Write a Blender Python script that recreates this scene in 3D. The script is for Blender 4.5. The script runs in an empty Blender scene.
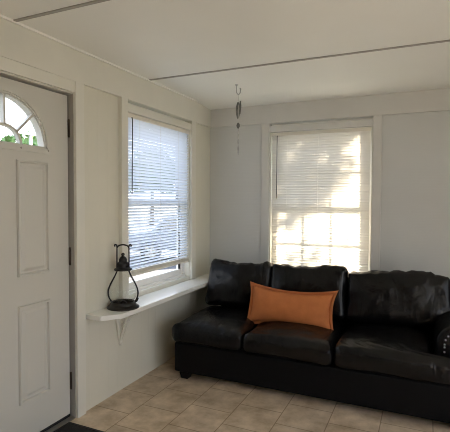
import bpy, bmesh, math, random
from mathutils import Vector, Matrix, noise
random.seed(4)
S = bpy.context.scene
COL = S.collection
PI = math.pi

# ------------------------------------------------------------------ helpers
def lin(r, g, b):
    f = lambda c: (c/255/12.92) if c/255 <= .04045 else ((c/255+.055)/1.055)**2.4
    return (f(r), f(g), f(b), 1)

def link(o, parent=None):
    COL.objects.link(o)
    if parent: o.parent = parent
    return o

def obj(name, bm, mat, parent=None, smooth=False, bevel=0, seg=2, angle=35):
    me = bpy.data.meshes.new(name)
    bmesh.ops.remove_doubles(bm, verts=bm.verts, dist=1e-6)
    bmesh.ops.recalc_face_normals(bm, faces=bm.faces)
    bm.to_mesh(me); bm.free()
    o = bpy.data.objects.new(name, me)
    if mat: me.materials.append(mat)
    if smooth:
        for p in me.polygons: p.use_smooth = True
    if bevel:
        m = o.modifiers.new('bevel', 'BEVEL'); m.width = bevel; m.segments = seg
        m.limit_method = 'ANGLE'; m.angle_limit = math.radians(angle)
        for p in me.polygons: p.use_smooth = True
        n = o.modifiers.new('wn', 'WEIGHTED_NORMAL'); n.keep_sharp = True
    return link(o, parent)

def tag(o, label=None, cat=None, group=None, kind=None):
    if label: o['label'] = label
    if cat: o['category'] = cat
    if group: o['group'] = group
    if kind: o['kind'] = kind
    return o

def thing(name, label, cat, loc=(0, 0, 0), rz=0, group=None):
    o = bpy.data.objects.new(name, None); o.empty_display_size = .1
    o.location = loc; o.rotation_euler = (0, 0, rz)
    COL.objects.link(o)
    return tag(o, label, cat, group)

def struct(o, label=None):
    return tag(o, label, None, None, 'structure')

def box(bm, x0, x1, y0, y1, z0, z1):
    vs = [bm.verts.new((x, y, z)) for x in (x0, x1) for y in (y0, y1) for z in (z0, z1)]
    for f in ((0,1,3,2),(4,6,7,5),(0,4,5,1),(2,3,7,6),(0,2,6,4),(1,5,7,3)):
        bm.faces.new([vs[i] for i in f])
    return vs

def B(*boxes):
    bm = bmesh.new()
    for b in boxes: 
        bm2 = bmesh.new(); box(bm2, *b); me = bpy.data.meshes.new('t'); bm2.to_mesh(me); bm2.free()
        bm.from_mesh(me); bpy.data.meshes.remove(me)
    return bm

def prism(bm, pts, axis, a, b):
    """extrude polygon pts (2D) along axis from a to b."""
    def mk(p, t):
        if axis == 'x': return (t, p[0], p[1])
        if axis == 'y': return (p[0], t, p[1])
        return (p[0], p[1], t)
    v0 = [bm.verts.new(mk(p, a)) for p in pts]; v1 = [bm.verts.new(mk(p, b)) for p in pts]
    n = len(pts)
    bm.faces.new(v0); bm.faces.new(v1[::-1])
    for i in range(n): bm.faces.new((v0[i], v0[(i+1) % n], v1[(i+1) % n], v1[i]))

def lathe(bm, prof, seg=32, c=(0, 0, 0), cap=True):
    rings = []
    for r, z in prof:
        if r < 1e-5: rings.append([bm.verts.new((c[0], c[1], c[2]+z))])
        else: rings.append([bm.verts.new((c[0]+r*math.cos(2*PI*i/seg), c[1]+r*math.sin(2*PI*i/seg), c[2]+z)) for i in range(seg)])
    for a, b in zip(rings, rings[1:]):
        if len(a) == 1 and len(b) == 1: continue
        for i in range(seg):
            j = (i+1) % seg
            if len(a) == 1: bm.faces.new((a[0], b[j], b[i]))
            elif len(b) == 1: bm.faces.new((a[i], a[j], b[0]))
            else: bm.faces.new((a[i], a[j], b[j], b[i]))
    if cap:
        for r in (rings[0], rings[-1]):
            if len(r) > 2: bm.faces.new(r)

def tube(bm, pts, r, seg=8, closed=False):
    pts = [Vector(p) for p in pts]
    n = len(pts); rings = []
    up = None
    for i, p in enumerate(pts):
        t = (pts[min(i+1, n-1)] - pts[max(i-1, 0)]).normalized()
        if up is None:
            up = t.orthogonal().normalized()
        up = (up - t*up.dot(t))
        up = up.normalized() if up.length > 1e-6 else t.orthogonal().normalized()
        s = t.cross(up)
        rr = r[i] if isinstance(r, (list, tuple)) else r
        rings.append([bm.verts.new(p + rr*(up*math.cos(2*PI*k/seg)+s*math.sin(2*PI*k/seg))) for k in range(seg)])
    for a, b in zip(rings, rings[1:]):
        for k in range(seg): bm.faces.new((a[k], a[(k+1) % seg], b[(k+1) % seg], b[k]))
    bm.faces.new(rings[0][::-1]); bm.faces.new(rings[-1])

def sphere(bm, c, r, u=12, v=8, sc=(1, 1, 1)):
    m = Matrix.Translation(c) @ Matrix.Diagonal((*sc, 1))
    bmesh.ops.create_uvsphere(bm, u_segments=u, v_segments=v, radius=r, matrix=m)

def spline(pts, n=6):
    """Catmull-Rom through pts"""
    P = [Vector(p) for p in pts]; P = [2*P[0]-P[1]] + P + [2*P[-1]-P[-2]]
    out = []
    for i in range(1, len(P)-2):
        for k in range(n):
            t = k/n; a, b, c, d = P[i-1:i+3]
            out.append(.5*((2*b)+(c-a)*t+(2*a-5*b+4*c-d)*t*t+(3*b-a-3*c+d)*t**3))
    out.append(P[-2]); return out

# ------------------------------------------------------------------ materials
def mat(name, col, rough=.5, metal=0, bump=0, bscale=50, var=0, vscale=6, spec=.5, stretch=None, detail=4, coat=0):
    m = bpy.data.materials.new(name); m.use_nodes = True
    nt = m.node_tree; N = nt.nodes; L = nt.links
    b = N['Principled BSDF']
    b.inputs['Base Color'].default_value = col
    b.inputs['Roughness'].default_value = rough; b.inputs['Metallic'].default_value = metal
    b.inputs['Specular IOR Level'].default_value = spec
    if coat: b.inputs['Coat Weight'].default_value = coat
    tc = N.new('ShaderNodeTexCoord'); vec = tc.outputs['Object']
    if stretch:
        mp = N.new('ShaderNodeMapping'); mp.inputs['Scale'].default_value = stretch
        L.new(vec, mp.inputs['Vector']); vec = mp.outputs['Vector']
    if var:
        n = N.new('ShaderNodeTexNoise'); n.inputs['Scale'].default_value = vscale; n.inputs['Detail'].default_value = detail
        L.new(vec, n.inputs['Vector'])
        r = N.new('ShaderNodeValToRGB')
        r.color_ramp.elements[0].position = .3; r.color_ramp.elements[1].position = .7
        r.color_ramp.elements[0].color = [c*(1-var) for c in col[:3]]+[1]
        r.color_ramp.elements[1].color = [min(1, c*(1+var)) for c in col[:3]]+[1]
        L.new(n.outputs['Fac'], r.inputs['Fac']); L.new(r.outputs['Color'], b.inputs['Base Color'])
    if bump:
        n = N.new('ShaderNodeTexNoise'); n.inputs['Scale'].default_value = bscale; n.inputs['Detail'].default_value = 5
        L.new(vec, n.inputs['Vector'])
        bp = N.new('ShaderNodeBump'); bp.inputs['Strength'].default_value = bump; bp.inputs['Distance'].default_value = .01
        L.new(n.outputs['Fac'], bp.inputs['Height']); L.new(bp.outputs['Normal'], b.inputs['Normal'])
    return m

def panel_wall(name, col, axis, scale, strength):
    """painted panelling: fine grooves as bump only"""
    m = mat(name, col, .55, var=.02, vscale=3)
    nt = m.node_tree; N = nt.nodes; L = nt.links
    tc = N.new('ShaderNodeTexCoord'); w = N.new('ShaderNodeTexWave')
    w.wave_type = 'BANDS'; w.bands_direction = axis; w.wave_profile = 'SIN'; w.inputs['Scale'].default_value = scale
    L.new(tc.outputs['Object'], w.inputs['Vector'])
    r = N.new('ShaderNodeValToRGB'); r.color_ramp.elements[0].position = 0; r.color_ramp.elements[1].position = .08
    L.new(w.outputs['Fac'], r.inputs['Fac'])
    bp = N.new('ShaderNodeBump'); bp.inputs['Strength'].default_value = strength; bp.inputs['Distance'].default_value = .003
    L.new(r.outputs['Color'], bp.inputs['Height']); L.new(bp.outputs['Normal'], N['Principled BSDF'].inputs['Normal'])
    return m

def glass_mat(name, tint=(1, 1, 1, 1), gloss=.06):
    m = bpy.data.materials.new(name); m.use_nodes = True
    nt = m.node_tree; N = nt.nodes; L = nt.links
    N.remove(N['Principled BSDF'])
    t = N.new('ShaderNodeBsdfTransparent'); t.inputs['Color'].default_value = tint
    g = N.new('ShaderNodeBsdfGlossy'); g.inputs['Roughness'].default_value = .02
    lw = N.new('ShaderNodeLayerWeight'); lw.inputs['Blend'].default_value = .5
    pw_ = N.new('ShaderNodeMath'); pw_.operation = 'POWER'; pw_.inputs[1].default_value = 5
    L.new(lw.outputs['Facing'], pw_.inputs[0])
    fr = N.new('ShaderNodeMath'); fr.operation = 'MULTIPLY_ADD'; fr.inputs[1].default_value = .9; fr.inputs[2].default_value = .04
    L.new(pw_.outputs[0], fr.inputs[0])
    mx = N.new('ShaderNodeMixShader')
    L.new(fr.outputs[0], mx.inputs['Fac']); L.new(t.outputs[0], mx.inputs[1]); L.new(g.outputs[0], mx.inputs[2])
    L.new(mx.outputs[0], N['Material Output'].inputs['Surface'])
    return m

def slat_mat(name, col, trans_col, f):
    m = bpy.data.materials.new(name); m.use_nodes = True
    nt = m.node_tree; N = nt.nodes; L = nt.links
    b = N['Principled BSDF']; b.inputs['Base Color'].default_value = col; b.inputs['Roughness'].default_value = .4
    t = N.new('ShaderNodeBsdfTranslucent'); t.inputs['Color'].default_value = trans_col
    mx = N.new('ShaderNodeMixShader'); mx.inputs['Fac'].default_value = f
    L.new(b.outputs[0], mx.inputs[1]); L.new(t.outputs[0], mx.inputs[2])
    L.new(mx.outputs[0], N['Material Output'].inputs['Surface'])
    return m

def tile_mat():
    m = mat('floor tile', (.4, .3, .2, 1), .42)
    nt = m.node_tree; N = nt.nodes; L = nt.links; b = N['Principled BSDF']
    tc = N.new('ShaderNodeTexCoord'); sp = N.new('ShaderNodeSeparateXYZ'); L.new(tc.outputs['Object'], sp.inputs[0])
    cb = N.new('ShaderNodeCombineXYZ')
    ax = N.new('ShaderNodeMath'); ax.operation = 'ADD'; ax.inputs[1].default_value = .308*20 + .021
    ay = N.new('ShaderNodeMath'); ay.operation = 'ADD'; ay.inputs[1].default_value = .30*20 + .115
    L.new(sp.outputs['X'], ax.inputs[0]); L.new(sp.outputs['Y'], ay.inputs[0])
    L.new(ay.outputs[0], cb.inputs['X']); L.new(ax.outputs[0], cb.inputs['Y'])
    br = N.new('ShaderNodeTexBrick'); br.offset = .5; br.offset_frequency = 2; br.squash = 1
    br.inputs['Scale'].default_value = 1; br.inputs['Brick Width'].default_value = .30; br.inputs['Row Height'].default_value = .308
    br.inputs['Mortar Size'].default_value = .0035; br.inputs['Mortar Smooth'].default_value = .2
    br.inputs['Color1'].default_value = (1, 1, 1, 1); br.inputs['Color2'].default_value = (.87, .87, .88, 1)
    br.inputs['Mortar'].default_value = (.50, .45, .39, 1)
    L.new(cb.outputs[0], br.inputs['Vector'])
    n = N.new('ShaderNodeTexNoise'); n.inputs['Scale'].default_value = 7; n.inputs['Detail'].default_value = 8; n.inputs['Roughness'].default_value = .6
    L.new(tc.outputs['Object'], n.inputs['Vector'])
    r = N.new('ShaderNodeValToRGB'); e = r.color_ramp.elements
    e[0].position = .33; e[0].color = TILE[0]; e[1].position = .68; e[1].color = TILE[1]
    L.new(n.outputs['Fac'], r.inputs['Fac'])
    mx = N.new('ShaderNodeMix'); mx.data_type = 'RGBA'; mx.blend_type = 'MULTIPLY'; mx.inputs[0].default_value = 1
    L.new(r.outputs['Color'], mx.inputs[6]); L.new(br.outputs['Color'], mx.inputs[7]); L.new(mx.outputs[2], b.inputs['Base Color'])
    bp = N.new('ShaderNodeBump'); bp.inputs['Strength'].default_value = .5; bp.inputs['Distance'].default_value = .002; bp.invert = True
    L.new(br.outputs['Fac'], bp.inputs['Height']); L.new(bp.outputs['Normal'], b.inputs['Normal'])
    return m

def leather_mat(name, col):
    m = mat(name, col, .27, spec=.28)
    nt = m.node_tree; N = nt.nodes; L = nt.links; b = N['Principled BSDF']
    tc = N.new('ShaderNodeTexCoord')
    n1 = N.new('ShaderNodeTexNoise'); n1.inputs['Scale'].default_value = 7; n1.inputs['Detail'].default_value = 3; n1.inputs['Distortion'].default_value = 1.2
    n2 = N.new('ShaderNodeTexNoise'); n2.inputs['Scale'].default_value = 240; n2.inputs['Detail'].default_value = 3
    mp = N.new('ShaderNodeMapping'); mp.inputs['Scale'].default_value = (1.6, .8, .7); mp.inputs['Rotation'].default_value = (0, .25, .3)
    L.new(tc.outputs['Object'], mp.inputs['Vector']); L.new(mp.outputs[0], n1.inputs['Vector']); L.new(tc.outputs['Object'], n2.inputs['Vector'])
    # ridged folds
    a = N.new('ShaderNodeMath'); a.operation = 'SUBTRACT'; a.inputs[1].default_value = .5
    c = N.new('ShaderNodeMath'); c.operation = 'ABSOLUTE'; L.new(n1.outputs['Fac'], a.inputs[0]); L.new(a.outputs[0], c.inputs[0])
    b1 = N.new('ShaderNodeBump'); b1.inputs['Strength'].default_value = .33; b1.inputs['Distance'].default_value = .03
    b2 = N.new('ShaderNodeBump'); b2.inputs['Strength'].default_value = .25; b2.inputs['Distance'].default_value = .004
    L.new(c.outputs[0], b1.inputs['Height']); L.new(n2.outputs['Fac'], b2.inputs['Height']); L.new(b1.outputs[0], b2.inputs['Normal'])
    L.new(b2.outputs[0], b.inputs['Normal'])
    return m
TILE = ((.46, .345, .225, 1), (.80, .655, .49, 1))
M = dict(
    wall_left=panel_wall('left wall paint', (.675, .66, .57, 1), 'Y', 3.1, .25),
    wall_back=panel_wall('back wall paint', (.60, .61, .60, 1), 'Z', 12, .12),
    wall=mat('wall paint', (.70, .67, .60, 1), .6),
    panelling=mat('darkened unseen wall', (.10, .065, .04, 1), .5, var=.2, stretch=(6, 6, .5)),  # made-up dark tone for the unseen front wall, dims reflections in the leather
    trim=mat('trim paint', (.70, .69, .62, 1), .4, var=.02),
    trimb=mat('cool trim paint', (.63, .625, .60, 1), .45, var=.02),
    ceil=mat('ceiling paint', (.88, .885, .85, 1), .6, var=.015, vscale=2),
    door=mat('door paint', (.58, .57, .52, 1), .4, bump=.06, bscale=40, stretch=(1, 14, 1)),
    batten=mat('ceiling batten', (.36, .35, .32, 1), .5),
    vinyl=mat('window vinyl', (.84, .83, .80, 1), .35),
    shelf=mat('shelf paint', (.84, .84, .81, 1), .2),
    glass=glass_mat('window glass'),
    lampglass=glass_mat('lantern glass', (.97, .98, .97, 1)),
    iron=mat('black iron', (.007, .0065, .006, 1), .45, .1, bump=.1, bscale=120),
    bronze=mat('dark bronze', (.06, .045, .035, 1), .4, .7),
    steel=mat('brushed steel', (.45, .45, .45, 1), .3, 1),
    leather=leather_mat('black leather', (.0035, .0035, .0038, 1)),
    basefab=mat('black sofa base', (.0035, .0035, .004, 1), .55, bump=.2, bscale=160, spec=.13),
    wood=mat('dark wood foot', (.008, .006, .005, 1), .6, spec=.2),
    rust=mat('rust fabric', (.48, .165, .055, 1), .85, bump=.25, bscale=300, var=.08, vscale=14, spec=.2),
    rustedge=mat('rust fabric edge', (.42, .14, .05, 1), .85, bump=.25, bscale=300, spec=.2),
    slat_l=slat_mat('white slat', (.80, .82, .84, 1), (.62, .74, .92, 1), .22),  # bluish transmission colour stands in for skylight on the white slats
    slat_b=slat_mat('cream slat', (.76, .75, .71, 1), (.92, .85, .73, 1), .10),
    rail=mat('blind rail', (.76, .73, .65, 1), .4),
    wand=mat('tilt wand', (.10, .10, .10, 1), .3),
    cord=mat('blind cord', (.70, .68, .62, 1), .7),
    rubber=mat('black mat', (.010, .010, .011, 1), .8, bump=.5, bscale=400),
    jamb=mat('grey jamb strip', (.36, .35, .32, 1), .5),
    alum=mat('threshold metal', (.32, .30, .27, 1), .4, .6),
    shell=mat('pale shell', (.55, .55, .52, 1), .35, var=.2, vscale=40),
    feather=mat('grey feather', (.12, .12, .11, 1), .6, var=.3, vscale=60),
    string=mat('white string', (.6, .6, .57, 1), .7),
    lawn=mat('outside ground', (.12, .13, .12, 1), .9, var=.15, vscale=.6),
    bounce_slab=mat('concrete patio', (.32, .315, .30, 1), .9, var=.08, vscale=2),  # pale unseen ground added to bounce light up to the ceiling
    road=mat('outside road', (.05, .053, .062, 1), .9),
    leaf=mat('green leaves', (.10, .19, .05, 1), .6, var=.35, vscale=1.5),
    bark=mat('tree bark', (.10, .075, .055, 1), .9, bump=.5, bscale=20),
    car=mat('car paint', (.10, .12, .16, 1), .35, .2, coat=.3),
    carglass=mat('car glass', (.03, .035, .04, 1), .08),
    tyre=mat('tyre', (.02, .02, .02, 1), .8),
    siding=mat('pale siding', (.40, .43, .47, 1), .8),
    roof=mat('grey shingles', (.14, .14, .15, 1), .9, var=.2, vscale=8),
)
M['tile'] = tile_mat()

# ------------------------------------------------------------------ room shell
H = 2.402; ZT = 2.189          # ceiling, underside of the frieze band
XR, YF = 3.9, -5.4             # right wall, front wall
WT = .13                       # wall thickness
DY0, DY1, DZ = -2.935, -1.956, 2.118       # door opening
LY0, LY1, LZ0, LZ1 = -1.430, -.440, .690, 2.160   # left window opening
BX0, BX1, BZ0, BZ1 = .662, 1.628, .620, 2.160     # back window opening
RW = [(-5.2, -3.55), (-3.35, -1.75)]; RZ0, RZ1 = .30, 2.20  # unseen right-wall windows, added and sized to light the room

struct(obj('floor', B((-WT, XR+WT, YF-WT, WT, -.12, 0)), M['tile']))
bm = bmesh.new()   # ceiling: a slab whose underside dips slightly towards the back wall
ys = [YF-WT, -4, -3, -2, -1.2] + [-.9 + .9*k/14 for k in range(15)] + [WT]
prev = None
for y in ys:
    t = max(0, min(1, (y+.45)/.45)); z = H - .032*t*t*(3-2*t)
    cur = [bm.verts.new((x, y, zz)) for x, zz in ((-WT, z), (XR+WT, z), (XR+WT, H+.12), (-WT, H+.12))]
    if prev:
        for k in range(4): bm.faces.new((prev[k], prev[(k+1) % 4], cur[(k+1) % 4], cur[k]))
    else: bm.faces.new(cur)
    prev = cur
bm.faces.new(prev[::-1])
struct(obj('ceiling', bm, M['ceil']))
struct(obj('wall_left', B((-WT, 0, YF, DY0, 0, H), (-WT, 0, DY0, DY1, DZ, H), (-WT, 0, DY1, LY0, 0, H),
                          (-WT, 0, LY0, LY1, 0, LZ0), (-WT, 0, LY0, LY1, LZ1+.028, H), (-WT, 0, LY1, 0, 0, H)), M['wall_left']))
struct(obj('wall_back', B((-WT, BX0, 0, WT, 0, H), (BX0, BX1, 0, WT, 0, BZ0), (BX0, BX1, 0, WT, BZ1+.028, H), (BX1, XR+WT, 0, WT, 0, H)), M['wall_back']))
rb = [(XR, XR+WT, YF, RW[0][0], 0, H), (XR, XR+WT, RW[0][1], RW[1][0], 0, H), (XR, XR+WT, RW[1][1], 0, 0, H)]
for a, b in RW: rb += [(XR, XR+WT, a, b, 0, RZ0), (XR, XR+WT, a, b, RZ1, H)]
struct(obj('wall_right', B(*rb), M['wall']))
struct(obj('wall_front', B((-WT, XR+WT, YF-WT, YF, 0, H)), M['panelling']))  # out of view, darkened to cut frontal light

# trim: frieze bands, casings, ceiling battens
n_trim = [0]
def trim(bm, m='trim', bevel=.003):
    n_trim[0] += 1
    return struct(obj('trim_%d' % n_trim[0], bm, M[m], bevel=bevel))
trim(B((0, .018, YF, -.0005, ZT, H-.001)))                                      # band on the left wall
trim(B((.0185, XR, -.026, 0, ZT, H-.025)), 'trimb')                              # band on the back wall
trim(B((0, .022, DY1, -1.880, 0, ZT)))                                          # door casing, hinge side
trim(B((0, .022, DY0-.075, DY0, 0, ZT)))
trim(B((0, .018, DY0, DY1-.002, DZ, ZT)))                                       # door head casing
trim(B((0, .034, -1.506, LY0, .668, ZT)))                                       # left window casings
trim(B((0, .030, LY1, -.362, .668, ZT)))
trim(B((-.01, .024, LY0, LY1, 2.098, LZ1)))
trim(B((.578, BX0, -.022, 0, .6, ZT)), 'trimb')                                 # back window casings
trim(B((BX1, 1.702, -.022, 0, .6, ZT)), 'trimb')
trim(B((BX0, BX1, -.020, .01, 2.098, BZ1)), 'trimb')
trim(B((.56, 1.72, -.04, 0, .585, .612)), 'trimb')                              # back window stool
for y in (-2.412, -1.139, -3.685): trim(B((.02, XR, y-.011, y+.011, H-.006, H+.001)), 'batten', .001)
trim(B((.018, .030, YF, -.02, H-.014, H-.0005)), 'ceil', .002)                  # thin bead where ceiling meets the band

# ------------------------------------------------------------------ windows
def window(name, axis, a0, a1, z0, z1, plane, muntins, sgn, fw=.022, sw=.04):
    """double-hung window; axis 'y' = in the left wall, 'x' = in the back wall; plane = outward direction sign"""
    def bx(u0, u1, d0, d1, w0, w1):       # d = depth outward from the wall face
        if axis == 'y':
            xs = sorted((plane-d0, plane-d1)) if sgn < 0 else sorted((plane+d0, plane+d1)); return (xs[0], xs[1], u0, u1, w0, w1)
        ys_ = sorted((plane+sgn*d0, plane+sgn*d1)); return (u0, u1, ys_[0], ys_[1], w0, w1)
    o = struct(obj(name, B(bx(a0, a0+fw, .05, WT, z0, z1), bx(a1-fw, a1, .05, WT, z0, z1), bx(a0, a1, .05, WT, z1, z1+.0275), bx(a0+fw, a1-fw, .05, WT, z1-fw-.03, z1), bx(a0+fw, a1-fw, .035, WT+.02, z0, z0+.03)), M['vinyl'], bevel=.002))
    # jamb liner flush with the casing
    obj('window_jamb', B(bx(a0, a0+.008, .0, .05, z0, z1), bx(a1-.008, a1, .0, .05, z0, z1), bx(a0+.008, a1-.008, 0, .05, z0, z0+.012)), M['trim'], o)
    i0, i1 = a0+fw, a1-fw
    zm = .5*(z0+.03+z1-fw-.03)
    for nm, zz0, zz1, d0, bot in (('upper_sash', zm-.02, z1-fw-.03, .090, .035), ('lower_sash', z0+.03, zm+.02, .062, .055)):
        d1 = d0+.028
        s = obj(nm, B(bx(i0, i0+sw, d0, d1, zz0, zz1), bx(i1-sw, i1, d0, d1, zz0, zz1), bx(i0+sw, i1-sw, d0, d1, zz0, zz0+bot), bx(i0+sw, i1-sw, d0, d1, zz1-.035, zz1)), M['vinyl'], o, bevel=.003)
        obj('window_glass', B(bx(i0+sw, i1-sw, d0+.012, d0+.016, zz0+bot, zz1-.035)), M['glass'], s)
        if muntins:
            mb = []
            for k in range(1, muntins):
                u = i0+sw+(i1-i0-2*sw)*k/muntins; mb.append(bx(u-.009, u+.009, d0+.004, d0+.024, zz0+bot, zz1-.035))
            zc = .5*(zz0+bot+zz1-.035)
            for k in range(muntins):
                ua = i0+sw+(i1-i0-2*sw)*k/muntins+(.009 if k else 0); ub = i0+sw+(i1-i0-2*sw)*(k+1)/muntins-(.009 if k < muntins-1 else 0)
                mb.append(bx(ua, ub, d0+.004, d0+.024, zc-.009, zc+.009))
            obj('muntin_grid', B(*mb), M['vinyl'], s)
    return o
window('window_1', 'y', LY0, LY1, LZ0, LZ1, 0, 0, -1)
window('window_2', 'x', BX0, BX1, BZ0, BZ1, 0, 3, 1, .036, .046)
window('unseen_window_3', 'y', RW[0][0], RW[0][1], RZ0, RZ1, XR, 0, 1)
window('unseen_window_4', 'y', RW[1][0], RW[1][1], RZ0, RZ1, XR, 0, 1)

# ------------------------------------------------------------------ blinds
def blind(label, origin, rz, width, ztop, zbot, tilt, m, cords, wand_u, wand_len, stack, spacing=.0245):
    """local x along the width, local y into the room is negative"""
    t = thing('window_blind', label, 'blind', origin, rz)
    obj('headrail', B((0, width, -.014, .014, ztop-.032, ztop)), M['rail'], t, bevel=.003)
    bm = bmesh.new(); z = ztop-.045; hw = .0145; rng = random.Random(7)
    c, s = math.cos(tilt), math.sin(tilt)
    zstop = zbot+.018+stack
    while z > zstop:
        dz = rng.uniform(-.0008, .0008); rows = []
        nseg = 10; 
        for e in range(nseg+1):
            x = .004+(width-.008)*e/nseg
            sag = rng.uniform(-.0006, .0006)
            row = []
            for k in (-1, -.33, .33, 1):
                crown = .0032*(1-k*k)
                yy = k*hw*c - crown*s; zz = k*hw*s + crown*c
                row.append(bm.verts.new((x, yy, z+zz+dz+sag)))
            rows.append(row)
        for r0, r1 in zip(rows, rows[1:]):
            for k in range(3): bm.faces.new((r0[k], r0[k+1], r1[k+1], r1[k]))
        z -= spacing
    ob = obj('slat_panel', bm, m, t, smooth=True)
    if stack:
        bm = bmesh.new(); nn = int(stack/.0032)
        for i in range(nn):
            zz = zbot+.018+i*.0032
            me = bpy.data.meshes.new('t'); b2 = B((.004, width-.004, -.0125, .0125, zz+.0004, zz+.0024)); b2.to_mesh(me); b2.free(); bm.from_mesh(me); bpy.data.meshes.remove(me)
        obj('slat_stack', bm, M['rail'], t)
    obj('bottom_rail', B((.002, width-.002, -.013, .013, zbot, zbot+.018)), M['rail'], t, bevel=.003)
    for u in cords:
        for yy in (-.0145,):
            bm = bmesh.new(); tube(bm, [(u, yy, ztop-.03), (u, yy, zbot+.004)], .0011, 5); obj('ladder_cord', bm, M['cord'], t)
    bm = bmesh.new(); tube(bm, [(wand_u, -.020, ztop-.03), (wand_u, -.026, ztop-.05), (wand_u-.004, -.022, ztop-wand_len)], .0042, 8); obj('tilt_wand', bm, M['wand'], t)
    return t
blind('white slatted blind in the left window above the shelf, slats partly open', (-.012, LY0+.008, 0), PI/2, LY1-LY0-.014, 2.096, .838, math.radians(-42), M['slat_l'], (.18, .48, .78), .072, .62, .03)
blind('cream slatted blind in the sunlit window behind the sofa, slats shut', (.676, .012, 0), 0, .932, 2.094, .72, math.radians(-63), M['slat_b'], (.16, .46, .76), .062, .64, 0)

# ------------------------------------------------------------------ door with fanlight
dx0, dx1 = -.082, -.038        # slab back and front faces
y0, y1, z0, z1 = -2.918, -1.968, .022, 2.100
yc, zc, R = -2.437, 1.738, .290
bm = bmesh.new()
outer, inner = [], []
angs = sorted(set([0, PI] + [PI*k/36 for k in range(37)] + [math.atan2(z1-zc, y1-yc), math.atan2(z1-zc, y0-yc)]))
for a in angs:
    ca, sa = math.cos(a), math.sin(a)
    ts = []
    if abs(ca) > 1e-6: ts.append(((y1 if ca > 0 else y0)-yc)/ca)
    if sa > 1e-6: ts.append((z1-zc)/sa)
    tt = min(ts); outer.append((yc+tt*ca, zc+tt*sa)); inner.append((yc+R*ca, zc+R*sa))
def V(x, p): return bm.verts.new((x, p[0], p[1]))
for x in (dx0, dx1):
    for i in range(len(angs)-1):
        bm.faces.new((V(x, outer[i]), V(x, outer[i+1]), V(x, inner[i+1]), V(x, inner[i])))
    bm.faces.new((V(x, outer[-1]), V(x, inner[-1]), V(x, inner[0]), V(x, outer[0]), V(x, (y1, z0)), V(x, (y0, z0))))
for i in range(len(angs)-1):
    bm.faces.new((V(dx0, inner[i]), V(dx0, inner[i+1]), V(dx1, inner[i+1]), V(dx1, inner[i])))
    bm.faces.new((V(dx0, outer[i]), V(dx0, outer[i+1]), V(dx1, outer[i+1]), V(dx1, outer[i])))
bm.faces.new((V(dx0, inner[0]), V(dx0, inner[-1]), V(dx1, inner[-1]), V(dx1, inner[0])))
bm.faces.new((V(dx0, (y1, z0)), V(dx0, (y0, z0)), V(dx1, (y0, z0)), V(dx1, (y1, z0))))
bm.faces.new((V(dx0, outer[0]), V(dx0, (y1, z0)), V(dx1, (y1, z0)), V(dx1, outer[0])))
bm.faces.new((V(dx0, outer[-1]), V(dx0, (y0, z0)), V(dx1, (y0, z0)), V(dx1, outer[-1])))
door = struct(obj('door_1', bm, M['door']))
# embossed panels
def ring_prof(bm, ya, yb, za, zb, prof):
    """rectangular frame of profile [(inset, x)]"""
    loops = []
    for ins, x in prof:
        loops.append([bm.verts.new((x, p, q)) for p, q in ((ya+ins, za+ins), (yb-ins, za+ins), (yb-ins, zb-ins), (ya+ins, zb-ins))])
    for a, b in zip(loops, loops[1:]):
        for k in range(4): bm.faces.new((a[k], a[(k+1) % 4], b[(k+1) % 4], b[k]))
    bm.faces.new(loops[-1])
for ya in (yc-.300, yc+.074):
    for za, zb in ((.250, .822), (.992, 1.660)):
        bm = bmesh.new()
        ring_prof(bm, ya, ya+.227, za, zb, [(0, dx1-.002), (0, dx1+.008), (.004, dx1+.017), (.012, dx1+.016), (.016, dx1+.001), (.026, dx1+.0005), (.028, dx1+.001), (.046, dx1+.014), (.050, dx1+.0145)])
        obj('door_panel', bm, M['door'], door)
# fanlight frame
def arc_ring(bm, r0, r1, x0, x1, a0=0, a1=PI, n=40):
    prev = None
    for k in range(n+1):
        a = a0+(a1-a0)*k/n; c_, s_ = math.cos(a), math.sin(a)
        cur = [bm.verts.new((x, yc+r*c_, zc+r*s_)) for r, x in ((r0, x0), (r1, x0), (r1, x1), (r0, x1))]
        if prev:
            for q in range(4): bm.faces.new((prev[q], prev[(q+1) % 4], cur[(q+1) % 4], cur[q]))
        else: bm.faces.new(cur)
        prev = cur
    bm.faces.new(prev[::-1])
bm = bmesh.new()
arc_ring(bm, .276, .324, dx1, dx1+.014); arc_ring(bm, .286, .306, dx1+.014, dx1+.019)
arc_ring(bm, .270, .280, dx0, dx1+.006)
for b_ in ((dx1, dx1+.014, yc-.324, yc+.324, zc-.026, zc+.012), (dx0, dx1+.006, yc-.285, yc+.285, zc, zc+.014)):
    box(bm, *b_)
fan = obj('fanlight_frame', bm, M['door'], door)
bm = bmesh.new()
xa, xb = dx1-.020, dx1+.008
arc_ring(bm, .100, .115, xa, xb, n=24)
def spoke(bm, a, r0, r1, w):
    d = Vector((0, math.cos(a), math.sin(a))); n = Vector((0, -math.sin(a), math.cos(a))); c0 = Vector((0, yc, zc))
    pts = [c0+d*r0+n*w, c0+d*r0-n*w, c0+d*r1-n*w, c0+d*r1+n*w]
    v0 = [bm.verts.new((xa, p.y, p.z)) for p in pts]; v1 = [bm.verts.new((xb, p.y, p.z)) for p in pts]
    bm.faces.new(v0); bm.faces.new(v1[::-1])
    for k in range(4): bm.faces.new((v0[k], v0[(k+1) % 4], v1[(k+1) % 4], v1[k]))
for a in (PI/4, PI/2, 3*PI/4): spoke(bm, a, .110, .276, .0068)
obj('fanlight_muntin', bm, M['door'], fan)
bm = bmesh.new()
prism(bm, [(yc+.276*math.cos(PI*k/40), zc+.276*math.sin(PI*k/40)) for k in range(41)], 'x', dx1-.030, dx1-.026)
obj('fanlight_glass', bm, M['glass'], fan)
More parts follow.
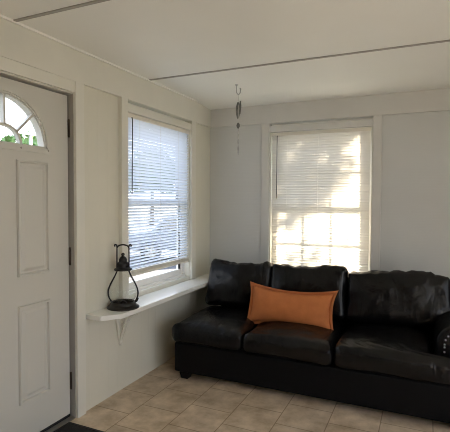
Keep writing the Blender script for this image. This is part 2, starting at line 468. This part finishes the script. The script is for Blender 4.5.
for a in [PI*k/6 for k in range(0, 7)]:
    bm = bmesh.new(); sphere(bm, (dx1+.0145, yc+.296*math.cos(a), zc+.296*math.sin(a) - (.008 if a in (0, PI) else 0)), .006, 8, 6, (.5, 1, 1)); obj('screw_cap', bm, M['alum'], fan)
for q in (-.1, .1):
    bm = bmesh.new(); sphere(bm, (dx1+.0145, yc+q, zc-.010), .006, 8, 6, (.5, 1, 1)); obj('screw_cap', bm, M['alum'], fan)
# hinges on the slab edge and jamb
for zh in (1.893, 1.066, .245):
    bm = bmesh.new(); tube(bm, [(-.032, -1.9625, zh-.05), (-.032, -1.9625, zh+.05)], .0075, 10)
    box(bm, -.08, -.032, -1.9595, -1.9568, zh-.05, zh+.05); sphere(bm, (-.032, -1.9625, zh+.052), .0075, 8, 6); sphere(bm, (-.032, -1.9625, zh-.052), .0075, 8, 6)
    obj('hinge', bm, M['bronze'], door)
bm = bmesh.new(); lathe(bm, [(.03, 0), (.03, .006), (.012, .01), (.012, .035), (.026, .045), (.028, .06), (.018, .072), (0, .074)], 24)
for v in bm.verts: v.co = Vector((dx1+v.co.z, y0+.07+v.co.x, 1.0+v.co.y))
obj('door_knob', bm, M['bronze'], door, smooth=True)
obj('sweep', B((dx1-.03, dx1+.004, y0, y1, z0-.012, z0+.004)), M['rubber'], door)
# jamb (lining the opening, with a stop) and threshold
trim(B((-WT, 0, DY0, DY0+.012, 0, DZ), (-WT, 0, DY0+.012, DY1-.002, DZ-.009, DZ), (-WT, dx0-.004, DY1-.024, DY1-.002, 0, DZ-.01), (-WT, dx0-.004, DY0+.012, DY1-.024, DZ-.022, DZ-.009)), 'door', 0)
obj('gap_shade_strip', B((dx0-.003, dx0+.02, y0, y1, z1+.0005, DZ-.0095), (dx0-.003, dx0+.02, y1+.0005, DY1-.0025, .01, DZ-.0095)), M['rubber'], door)  # black filler that paints the shaded gap around the slab dark
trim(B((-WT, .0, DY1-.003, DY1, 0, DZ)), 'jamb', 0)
trim(B((-WT, .004, DY0+.013, DY1-.004, -.002, .008)), 'alum', .003)

# ------------------------------------------------------------------ shelf under the left window
sh = thing('window_shelf', 'long white painted shelf with clipped corner under the left window', 'shelf', (0, -1.0, 0))
bm = bmesh.new(); prism(bm, [(.0005, -.862), (.132, -.862), (.222, -.752), (.222, .995), (.0005, .995)], 'z', .632, .666)
obj('shelf_board', bm, M['shelf'], sh, bevel=.004)
br = bmesh.new()
Y = -.500
tube(br, [(.010, Y, .375), (.009, Y, .5), (.009, Y, .628)], [.008, .009, .010], 8)
tube(br, [(.01, Y, .624), (.1, Y, .624), (.19, Y, .624)], [.009, .009, .007], 8)
for dy in (-.012, .012):
    tube(br, spline([(.008, Y+dy*.6, .365), (.022, Y+dy, .41), (.05, Y+dy, .475), (.075, Y+dy, .53), (.12, Y+dy, .585), (.185, Y+dy, .620)], 6), .0075, 8)
sphere(br, (.012, Y, .362), .014); tube(br, spline([(.012, Y, .50), (.04, Y, .525), (.045, Y, .56), (.02, Y, .575)], 6), .006, 8)
tube(br, spline([(.010, Y-.006, .365), (.012, Y-.022, .42), (.012, Y-.035, .49), (.014, Y-.052, .55), (.016, Y-.085, .622)], 6), .009, 8)
box(br, .0005, .005, Y-.022, Y+.022, .37, .628)
obj('shelf_bracket', br, M['trim'], sh, smooth=False)

# ------------------------------------------------------------------ lantern
lt = thing('candle_lantern', 'black iron lantern with pear-shaped glass standing on the white window shelf', 'lantern', (.116, -1.605, .6662), math.radians(25))
bm = bmesh.new(); lathe(bm, [(0, 0), (.112, 0), (.115, .006), (.108, .014), (.094, .020), (.090, .024), (.090, .030), (.084, .044), (.080, .046), (.077, .040), (.074, .026), (0, .024)], 48)
base = obj('base', bm, M['iron'], lt, smooth=True)
bm = bmesh.new(); tube(bm, [(.082, -.0, .040), (.098, -.0, .046), (.103, 0, .060)], .005, 8); sphere(bm, (.103, 0, .064), .008); obj('catch', bm, M['iron'], base, smooth=True)
gp = [(.060, .042), (.078, .055), (.092, .078), (.098, .105), (.095, .135), (.084, .165), (.069, .195), (.055, .225), (.044, .252), (.039, .272)]
gs = [(p.x, p.z) for p in spline([(r, 0, z) for r, z in gp], 4)]
bm = bmesh.new(); lathe(bm, gs, 40, cap=False); obj('glass_globe', bm, M['lampglass'], lt, smooth=True)
bm = bmesh.new(); lathe(bm, [(.0, .270), (.060, .268), (.064, .274), (.060, .280), (.040, .284), (.037, .290), (.040, .300), (.042, .314), (.038, .322), (.030, .328), (.028, .336), (.029, .344), (.022, .358), (.013, .366), (.009, .370), (.013, .378), (.012, .386), (.006, .392), (0, .393)], 32)
obj('cap', bm, M['iron'], lt, smooth=True)
gd = [(.040, .268), (.045, .255), (.058, .226), (.072, .200), (.088, .170), (.101, .138), (.106, .108), (.102, .078), (.090, .052), (.082, .040)]
for s_ in (-1, 1):
    bm = bmesh.new(); tube(bm, [(s_*p.x, 0, p.z) for p in spline([(r, 0, z) for r, z in gd], 5)], .0055, 8); obj('guard_rod', bm, M['iron'], lt, smooth=True)
hb = bmesh.new()
for s_ in (-1, 1):
    tube(hb, [(s_*.043, 0, .278), (s_*.043, 0, .36), (s_*.0425, 0, .438)], .0048, 8)
    tube(hb, spline([(s_*.0425, 0, .436), (s_*.046, 0, .447), (s_*.055, 0, .450), (s_*.060, 0, .443), (s_*.054, 0, .437)], 5), .0052, 8)
tube(hb, spline([(-.043, 0, .428), (-.030, 0, .443), (0, 0, .450), (.030, 0, .443), (.043, 0, .428)], 6), .0055, 8)
obj('handle', hb, M['iron'], lt, smooth=True)
bm = bmesh.new(); lathe(bm, [(0, .025), (.02, .025), (.024, .034), (.02, .044), (.008, .046), (.008, .05), (0, .05)], 20); obj('burner', bm, M['iron'], lt, smooth=True)

# ------------------------------------------------------------------ hook and hanging ornament
hx, hy = .606, -.715
hk = thing('ceiling_hook', 'small steel hook screwed into the ceiling', 'hook', (hx, hy, H))
bm = bmesh.new(); tube(bm, [(0, 0, .004), (0, 0, -.03), *[Vector((.018-.018*math.cos(a)*1.0-.0, 0, -.052-.030*math.sin(a))) for a in [PI*k/14*1.25-.25*0 for k in range(0, 15)]]], .0042, 8)
lathe(bm, [(0, .001), (.014, 0), (.012, -.005), (0, -.006)], 16)
obj('hook_wire', bm, M['steel'], hk, smooth=True)
orn = thing('hanging_ornament', 'thin twisted mobile of grey and pale pieces dangling from the ceiling hook', 'ornament', (hx+.018, hy, H-.084))
OZ = -(H-.084)
bm = bmesh.new(); tube(bm, [(0, 0, 0), (.0, 0, 2.24+OZ), (-.002, 0, 2.06+OZ), (0, 0, 1.95+OZ)], .0016, 6); obj('string', bm, M['string'], orn)
def leafpiece(zt, zb, w, tw, name, m, off=0, th=.004):
    w = w*.85
    bm = bmesh.new(); n = 14; rows = []
    for k in range(n+1):
        t = k/n; z = zt+(zb-zt)*t; ww = w*max(.06, math.sin(PI*min(1, t*.92+.06))**.7); a = tw*t
        c_, s_ = math.cos(a), math.sin(a); row = []
        for u, v in ((-1, -1), (1, -1), (1, 1), (-1, 1)):
            row.append(bm.verts.new((off+u*ww*c_-v*th/2*s_, u*ww*s_+v*th/2*c_, z+OZ)))
        rows.append(row)
    for a_, b_ in zip(rows, rows[1:]):
        for q in range(4): bm.faces.new((a_[q], a_[(q+1) % 4], b_[(q+1) % 4], b_[q]))
    bm.faces.new(rows[0]); bm.faces.new(rows[-1][::-1])
    tag(obj(name, bm, m, orn, smooth=False))
leafpiece(2.255, 2.115, .022, .9, 'feather', M['feather'], -.004)
leafpiece(2.265, 2.155, .012, -.8, 'feather', M['feather'], .016)
leafpiece(2.085, 2.035, .017, 1.2, 'feather', M['feather'], -.002)
leafpiece(2.035, 1.940, .007, 2.0, 'shell_piece', M['shell'], .002)
leafpiece(1.955, 1.815, .011, 5.0, 'twisted_drop', M['steel'], 0)

# ------------------------------------------------------------------ sofa
sofa = thing('sofa', 'black leather three-seat sofa with rolled right arm against the back wall', 'sofa', (1.33, -.62, 0))
SX, SY = -1.33, .62
def rbox(w, d, h, r, n=(22, 16, 8)):
    bm = bmesh.new()
    def face(fn, nu, nv):
        g = [[bm.verts.new(fn(2*i/nu-1, 2*j/nv-1)) for j in range(nv+1)] for i in range(nu+1)]
        for i in range(nu):
            for j in range(nv): bm.faces.new((g[i][j], g[i+1][j], g[i+1][j+1], g[i][j+1]))
    nx, ny, nz = n
    for s_ in (-1, 1):
        face(lambda u, v: (u, v, s_), nx, ny); face(lambda u, v: (u, s_, v), nx, nz); face(lambda u, v: (s_, u, v), ny, nz)
    bmesh.ops.remove_doubles(bm, verts=bm.verts, dist=1e-5)
    hw = (w/2, d/2, h/2)
    out = []
    for v in bm.verts:
        u = v.co.copy()
        # ease grid towards edges so the rounding is well sampled
        e = Vector([math.copysign(abs(c)**.8, c) for c in u])
        p = Vector([e[k]*hw[k] for k in range(3)])
        q = Vector([max(-(hw[k]-r), min(hw[k]-r, p[k])) for k in range(3)])
        d_ = p-q
        v.co = q+d_.normalized()*r
        out.append((v, u))
    bmesh.ops.recalc_face_normals(bm, faces=bm.faces)
    return bm, out
def fbm(p, s):
    return noise.noise(Vector(p)*s)+.5*noise.noise(Vector(p)*s*2.1+Vector((3, 1, 7)))+.25*noise.noise(Vector(p)*s*4.3)
def cushion(name, parent, w, d, h, r, crown, wr, loc, rot=(0, 0, 0), seed=0, remap=None, front_sag=0, back=False):
    bm, out = rbox(w, d, h, r, (44, 30, 14) if not back else (44, 14, 32))
    bm.normal_update()
    nrm = {v: v.normal.copy() for v, u in out}
    for v, u in out:
        k = (1-u.x*u.x)*(1-u.y*u.y)
        if back:
            k = (1-u.x**2)*(1-u.z**2)
            v.co.y += crown*k*(1 if u.y > 0 else -1)*abs(u.y)
            # upper corners slump, top edge sags between seams
            v.co.z += -.035*(abs(u.x)**5)*max(0, u.z)*.15 + .012*math.sin(u.x*3+seed)*max(0, u.z)**2
            v.co.x *= 1-.03*(1-u.z*u.z)*0+.02*(-u.z)
        else:
            v.co.z += crown*k*max(0, u.z)
            v.co.z -= crown*.3*k*max(0, -u.z)*0
        p = v.co+Vector((seed*3.7, seed*1.3, 0))
        n_ = fbm(p, 3.2)*wr*.8
        if back:   # gathers that fan down from the top seam
            g = noise.noise(Vector((p.x*17+fbm(p, 4)*2.2+p.z*6, p.z*4, seed)))
            n_ += wr*.25*g*max(0, (u.z+.1))**2.2 + wr*.55*g*max(0, u.z)**5 + wr*.5*(1-abs(2*(.5-abs(fbm(p+Vector((0, 0, 9)), 2.6)))))*.6
        else:      # creases running over the front edge
            g = noise.noise(Vector((p.x*20+p.y*9+fbm(p, 4)*1.5, p.z*2+p.y*2, seed)))
            n_ += wr*.8*g*max(0, -u.y-.1)**1.2*max(0, u.z+.3)
            n_ += wr*.4*noise.noise(Vector((p.x*9, p.y*14, seed+4)))*max(0, u.z)
        v.co += nrm[v]*n_
    if remap:
        for v, u in out: remap(v, u)
    R_ = Matrix.Translation(loc) @ Matrix.Rotation(rot[2], 4, 'Z') @ Matrix.Rotation(rot[0], 4, 'X')
    bmesh.ops.transform(bm, matrix=R_, verts=bm.verts)
    return obj(name, bm, M['leather'], parent, smooth=True)
# base with recessed seam line
bb = bmesh.new(); box(bb, .245+SX, 2.42+SX, -1.118+SY, -.12+SY, .055, .292)
obj('base_frame', bb, M['basefab'], sofa, bevel=.014, seg=3)
bb = bmesh.new(); box(bb, .26+SX, 2.42+SX, -.30+SY, -.11+SY, .292, .76); obj('back_rest', bb, M['basefab'], sofa, bevel=.04, seg=4)
for fx in (.330, 2.33):
    for fy in (-1.075, -.18):
        bm = bmesh.new(); q0 = [(fx+SX+a*.030, fy+SY+b*.030, 0) for a, b in ((-1, -1), (1, -1), (1, 1), (-1, 1))]; q1 = [(fx+SX+a*.042, fy+SY+b*.042, .056) for a, b in ((-1, -1), (1, -1), (1, 1), (-1, 1))]
        v0 = [bm.verts.new(q) for q in q0]; v1 = [bm.verts.new(q) for q in q1]; bm.faces.new(v0); bm.faces.new(v1)
        for k in range(4): bm.faces.new((v0[k], v0[(k+1) % 4], v1[(k+1) % 4], v1[k]))
        obj('foot', bm, M['wood'], sofa, bevel=.006)
# seat cushions
def seat(x0_, x1_, seed, remap=None, top=.440):
    w = x1_-x0_; yf, yb = -1.155, -.42; h = top-.290
    cushion('seat_cushion', sofa, w, yb-yf, h, .055, .044, .016, ((x0_+x1_)/2+SX, (yf+yb)/2+SY, .290+h/2+.004), seed=seed, remap=remap)
seat(.222, .842, 1); seat(.838, 1.513, 2)
def tee(v, u):
    # front of the last cushion wraps before the arm
    t = max(0, min(1, (-.30-v.co.y)/.05+.5)) ; t = t*t*(3-2*t)
    wl = 2.425-1.510
    s = v.co.x+wl/2
    full = s; narrow = s*(.622/wl) if True else s
    v.co.x = (narrow+(full-narrow)*t)-wl/2
seat(1.510, 2.425, 3, tee, .447)
# back cushions
def backc(x0_, x1_, top, seed, tl=13, y=-.44, dz=0):
    w = x1_-x0_; h = top-.452
    cushion('back_cushion', sofa, w, .185, h, .040, .038, .024, ((x0_+x1_)/2+SX, y+SY, .452+h/2+.01), (math.radians(-tl), 0, 0), seed, back=True)
backc(.243, .858, .853, 5); backc(.852, 1.490, .862, 6); backc(1.496, 2.262, .856, 7)
# rolled arm
ax, az, ar = 2.28, .50, .140
prof = [(ax-ar+.004, .293), (ax-ar, .40)] + [(ax-ar*math.cos(PI*k/20), az+ar*math.sin(PI*k/20)) for k in range(21)] + [(ax+ar, .40), (ax+ar-.004, .293)]
bm = bmesh.new(); prism(bm, [(p+SX, q) for p, q in prof], 'y', -.985+SY, -.14+SY)
arm = obj('arm', bm, M['leather'], sofa, bevel=.022, seg=4, angle=60)
prof2 = [(ax-.100, .45)] + [(ax-.100*math.cos(PI*k/20), az+.100*math.sin(PI*k/20)) for k in range(21)] + [(ax+.100, .45)]
bm = bmesh.new(); prism(bm, [(p+SX, q) for p, q in prof2], 'y', -.991+SY, -.980+SY)
obj('arm_front_panel', bm, M['leather'], arm, bevel=.003)
path = [(ax-.086, z) for z in (.4625, .4935)] + [(ax-.086*math.cos(a), az+.012+.086*math.sin(a)) for a in [PI*k/9 for k in range(10)]][0:] + [(ax+.086, .4935), (ax+.086, .4625)]
for p, q in path:
    bm = bmesh.new(); sphere(bm, (p+SX, -.993+SY, q), .0062, 10, 6, (1, .7, 1)); obj('nailhead', bm, M['steel'], arm, smooth=True)

# ------------------------------------------------------------------ throw pillow
pw = thing('throw_pillow', 'rust orange lumbar pillow with flat border leaning on the middle of the sofa', 'pillow', (1.106, -.775, .474))
A_, B_ = .336, .130
def outline(u, v, g=0):
    x = (A_+g)*u*(1-(.09 if u > 0 else .05)*(1-v*v)); z = (B_+g)*v*(1-(.20 if v > 0 else .02)*(1-u*u)) + .012*u*u*v - .022*max(0, -u)**3*max(0, -v)
    return x, z
bm = bmesh.new(); n1, n2 = 40, 22
for s_ in (-1, 1):
    g = []
    for i in range(n1+1):
        row = []
        for j in range(n2+1):
            u, v = 2*i/n1-1, 2*j/n2-1
            x, z = outline(u, v)
            e = max(0, (1-u*u)*(1-v*v))
            y = s_*.085*e**.40*1.08 + (.006*fbm((x, z, s_), 9))*e**.3
            row.append(bm.verts.new((x, y, z)))
        g.append(row)
    for i in range(n1):
        for j in range(n2): bm.faces.new((g[i][j], g[i+1][j], g[i+1][j+1], g[i][j+1]))
bmesh.ops.remove_doubles(bm, verts=bm.verts, dist=1e-5)
# pose: lean back, slight roll
PM = Matrix.Translation((0, 0, .118)) @ Matrix.Rotation(math.radians(.8), 4, 'Y') @ Matrix.Rotation(math.radians(-17), 4, 'X')
bmesh.ops.transform(bm, matrix=PM, verts=bm.verts)
obj('pillow_body', bm, M['rust'], pw, smooth=True)
bm = bmesh.new(); per = []
for i in range(40): per.append((2*i/40-1, -1))
for i in range(20): per.append((1, 2*i/20-1))
for i in range(40): per.append((1-2*i/40, 1))
for i in range(20): per.append((-1, 1-2*i/20))
loops = []
for k, (g, yy) in enumerate(((-.004, .004), (.024, .003), (.026, 0), (.024, -.003), (-.004, -.004))):
    lp = []
    for q, (u, v) in enumerate(per):
        x, z = outline(u, v, g); wv = .005*math.sin(q*.55)*(1 if k in (1, 2, 3) else 0)
        lp.append(bm.verts.new((x, yy+wv, z)))
    loops.append(lp)
loops.append(loops[0])
for a, b in zip(loops, loops[1:]):
    for q in range(len(per)): bm.faces.new((a[q], a[(q+1) % len(per)], b[(q+1) % len(per)], b[q]))
bmesh.ops.transform(bm, matrix=PM, verts=bm.verts)
obj('pillow_border', bm, M['rustedge'], pw, smooth=True)

# ------------------------------------------------------------------ door mat
dm = thing('doormat', 'black rubber mat on the tile floor in front of the door', 'mat', (.26, -2.42, 0))
bm = bmesh.new(); box(bm, -.245, .245, -.40, .392, .0005, .008); pad = obj('mat_pad', bm, M['rubber'], dm, bevel=.003)
bm = bmesh.new()
for (a, b, c, d) in ((-.245, .245, .376, .392), (-.245, .245, -.40, -.384), (-.245, -.229, -.384, .376), (.229, .245, -.384, .376)):
    box(bm, a, b, c, d, .0075, .011)
obj('mat_rim', bm, M['rubber'], dm)

# ------------------------------------------------------------------ outside
struct(obj('ground', B((-70, 70, -40, 90, -.62, -.5)), M['lawn']))
struct(obj('road', B((-14, -4.2, -40, 60, -.5, -.49)), M['road']))
struct(obj('bounce_slab', B((-.13, 14, -16, -5.53, -.5, -.06), (4.03, 14, -5.53, 2.5, -.5, -.06)), M['bounce_slab']))  # added outside the unseen walls as a light bouncer
def tree(name, label, loc, blobs, nleaf, leaf, trunk_h, group=None, seed=1, tr=.12):
    rng = random.Random(seed)
    t = thing(name, label, 'tree', loc, 0, group)
    bm = bmesh.new(); pts = [(0, 0, 0), (.05, .02, trunk_h*.5), (0, 0, trunk_h)]
    tube(bm, pts, [tr*1.3, tr, tr*.7], 10)
    for c, r in blobs: tube(bm, [(0, 0, trunk_h*.85), tuple(Vector(c)*.5+Vector((0, 0, trunk_h*.45))), c], [tr*.6, tr*.4, tr*.12], 6)
    obj('trunk', bm, M['bark'], t, smooth=True)
    bm = bmesh.new(); tot = sum(r[0]*r[1]*r[2] for c, r in blobs)
    for c, r in blobs:
        for _ in range(int(nleaf*r[0]*r[1]*r[2]/tot)):
            while True:
                p = Vector((rng.uniform(-1, 1), rng.uniform(-1, 1), rng.uniform(-1, 1)))
                if p.length < 1: break
            p = Vector(c)+Vector((p.x*r[0], p.y*r[1], p.z*r[2]))
            d = Vector((rng.gauss(0, 1), rng.gauss(0, 1), rng.gauss(0, 1))).normalized(); e = d.orthogonal().normalized()
            s_ = leaf*rng.uniform(.6, 1.3)
            f = d.cross(e)
            bm.faces.new([bm.verts.new(q) for q in (p-d*s_, p+e*s_*.45+f*s_*.1, p+d*s_, p-e*s_*.45+f*s_*.1)])
    me = bpy.data.meshes.new('foliage'); bm.to_mesh(me); bm.free(); me.materials.append(M['leaf'])
    link(bpy.data.objects.new('foliage', me), t)
    return t
# tree behind the house, its crown dapples the sofa window
SX_, SZ_ = -.30, -.42
SUN = Vector((SX_, -1, SZ_)).normalized()
def onray(x, z, d):
    k = d/1.0; return (x-SX_*k, d, z-SZ_*k)
D = 7.5; TX = 1.6
def crown(x, z, rx, rz): 
    p = onray(x, z, D); return ((p[0]-TX, 0, p[2]+.5), (rx, .7, rz))
tree('yard_tree', 'leafy tree outside whose crown shades the window behind the sofa', (TX, D, -.5),
     [crown(.72, 1.95, .46, .36), crown(1.10, 1.72, .20, .34), crown(.62, 1.50, .30, .26), crown(1.36, 2.06, .24, .07), crown(1.02, 1.40, .22, .11), crown(1.32, 1.60, .15, .08), crown(1.28, 1.78, .06, .10), crown(.3, 2.3, .6, .5), crown(1.2, 2.5, .9, .36), crown(1.0,.80,.35,.05)], 5200, .075, 4.2, seed=3)
for k, (x, y, h, s) in enumerate(((-19, 14.2, 3.6, 5), (-21, 17.5, 4.0, 6), (-17, 24, 3.6, 7), (-9, 30, 4.4, 8), (-20,7.5,2.9,9))):
    tree('street_tree', ['round green tree seen low in the door fanlight', 'second green tree seen through the door fanlight', 'green tree across the road beyond the left window', 'far green tree straight behind the parked car', 'low green tree at the left edge of the door fanlight'][k],
         (x, y, -.5), [((0, 0, h+.6), (1.9, 1.9, 1.6)), ((1.0, .7, h), (1.4, 1.4, 1.2)), ((-1.1, -.5, h), (1.4, 1.4, 1.2))], 2600, .22, h-.3, 'trees across the road', seed=s, tr=.16)
up = thing('utility_pole', 'grey utility pole seen through the door fanlight', 'pole', (-15, 10.96, -.5))
bm = bmesh.new(); tube(bm, [(0, 0, 0), (0, 0, 5.4)], [.10, .07], 10); obj('pole_shaft', bm, M['batten'], up, smooth=True)
obj('cross_arm', B((-.05, .05, -.8, .8, 4.95, 5.07)), M['batten'], up)
# parked car
ch = math.atan2(.56, .83)
car = thing('car', 'parked car with five-spoke wheels seen through the left window blind', 'car', (-5.0, 8.6, -.49), ch)
side = [(-2.1, .35), (-2.1, .72), (-1.95, .86), (-1.35, .93), (-.85, 1.38), (.45, 1.42), (1.05, .98), (1.9, .86), (2.12, .66), (2.12, .34)]
bm = bmesh.new(); prism(bm, side, 'y', -.82, .82); body = obj('car_body', bm, M['car'], car, bevel=.06, seg=3)
bm = bmesh.new(); prism(bm, [(-1.18, .95), (-.80, 1.32), (-.22, 1.35), (-.22, .95)], 'y', -.826, .826); obj('side_window', bm, M['carglass'], body)
bm = bmesh.new(); prism(bm, [(-.15, .95), (-.15, 1.35), (.42, 1.36), (.92, .97)], 'y', -.826, .826); obj('side_window', bm, M['carglass'], body)
for wx in (-1.32, 1.32):
    for wy in (-.80, .80):
        bm = bmesh.new(); lathe(bm, [(.20, -.1), (.31, -.1), (.325, -.07), (.325, .07), (.31, .1), (.20, .1)], 28, cap=False)
        bmesh.ops.rotate(bm, verts=bm.verts, cent=(0, 0, 0), matrix=Matrix.Rotation(PI/2, 3, 'X')); bmesh.ops.translate(bm, verts=bm.verts, vec=(wx, wy, .325))
        wh = obj('wheel', bm, M['tyre'], car, smooth=True)
        bm = bmesh.new(); yy = wy+(.085 if wy > 0 else -.085)
        for q in range(5):
            a = 2*PI*q/5; d = Vector((math.cos(a), 0, math.sin(a))); n_ = Vector((-math.sin(a), 0, math.cos(a)))
            pts = [d*.04+n_*.05, d*.04-n_*.05, d*.21-n_*.035, d*.21+n_*.035]
            v0 = [bm.verts.new((wx+p.x, yy-.015, .325+p.z)) for p in pts]; v1 = [bm.verts.new((wx+p.x, yy+.015, .325+p.z)) for p in pts]
            bm.faces.new(v0); bm.faces.new(v1[::-1])
            for k in range(4): bm.faces.new((v0[k], v0[(k+1) % 4], v1[(k+1) % 4], v1[k]))
        obj('wheel_rim', bm, M['steel'], wh)
# house across the way
hs = thing('house', 'pale house beyond the parked car, seen through the left blind', 'house', (-14.5, 40, -.5), math.radians(20))
obj('house_wall', B((-5, 5, -3, 3, 0, 2.9)), M['siding'], hs)
bm = bmesh.new(); prism(bm, [(-3.4, 2.9), (3.4, 2.9), (0, 4.9)], 'x', -5.3, 5.3); obj('house_roof', bm, M['roof'], hs)
for wx in (-3, 0, 3): obj('house_window', B((wx-.6, wx+.6, -3.04, -2.98, 1, 2.2)), M['carglass'], hs)

# ------------------------------------------------------------------ light
w = bpy.data.worlds.new('sky'); S.world = w; w.use_nodes = True
N = w.node_tree.nodes; L = w.node_tree.links; bg = N['Background']
tc = N.new('ShaderNodeTexCoord'); sp = N.new('ShaderNodeSeparateXYZ'); L.new(tc.outputs['Generated'], sp.inputs[0])
r = N.new('ShaderNodeValToRGB'); e = r.color_ramp.elements
e[0].position = 0; e[0].color = (.95, .97, 1, 1); e[1].position = .7; e[1].color = (.72, .86, 1.12, 1)
L.new(sp.outputs['Z'], r.inputs['Fac']); L.new(r.outputs['Color'], bg.inputs['Color'])
bg.inputs['Strength'].default_value = 3.0
sl = bpy.data.lights.new('sun', 'SUN'); sl.energy = 44; sl.angle = math.radians(.6); sl.color = (1, .87, .68)
so = bpy.data.objects.new('sun', sl); so.rotation_euler = SUN.to_track_quat('-Z', 'Y').to_euler(); so.location = (1.5, 8, 6); COL.objects.link(so)

# ------------------------------------------------------------------ camera
cd = bpy.data.cameras.new('camera'); co = bpy.data.objects.new('camera', cd); COL.objects.link(co)
yaw, pit, rol, f = .4302, -.0369, .0046, 437.4
fw = Vector((-math.sin(yaw)*math.cos(pit), math.cos(yaw)*math.cos(pit), math.sin(pit)))
rt = Vector((math.cos(yaw), math.sin(yaw), 0)); u_ = rt.cross(fw)
r2 = rt*math.cos(rol)+u_*math.sin(rol); u2 = u_*math.cos(rol)-rt*math.sin(rol)
co.matrix_world = Matrix(((r2.x, u2.x, -fw.x, 2.0663), (r2.y, u2.y, -fw.y, -4.1188), (r2.z, u2.z, -fw.z, 1.4378), (0, 0, 0, 1)))
cd.sensor_fit = 'HORIZONTAL'; cd.sensor_width = 36; cd.lens = 36*f/450; cd.clip_start = .05; cd.clip_end = 300
S.camera = co
S.view_settings.view_transform = 'Standard'; S.view_settings.look = 'None'; S.view_settings.gamma = 1
S.view_settings.use_curve_mapping = False; S.view_settings.exposure = .5
S.cycles.filter_width = 1.0; S.cycles.use_denoising = True; S.cycles.use_adaptive_sampling = False
S.cycles.max_bounces = 12; S.cycles.diffuse_bounces = 8; S.cycles.transparent_max_bounces = 16
S.cycles.sample_clamp_indirect = 8; S.cycles.caustics_reflective = False; S.cycles.caustics_refractive = False
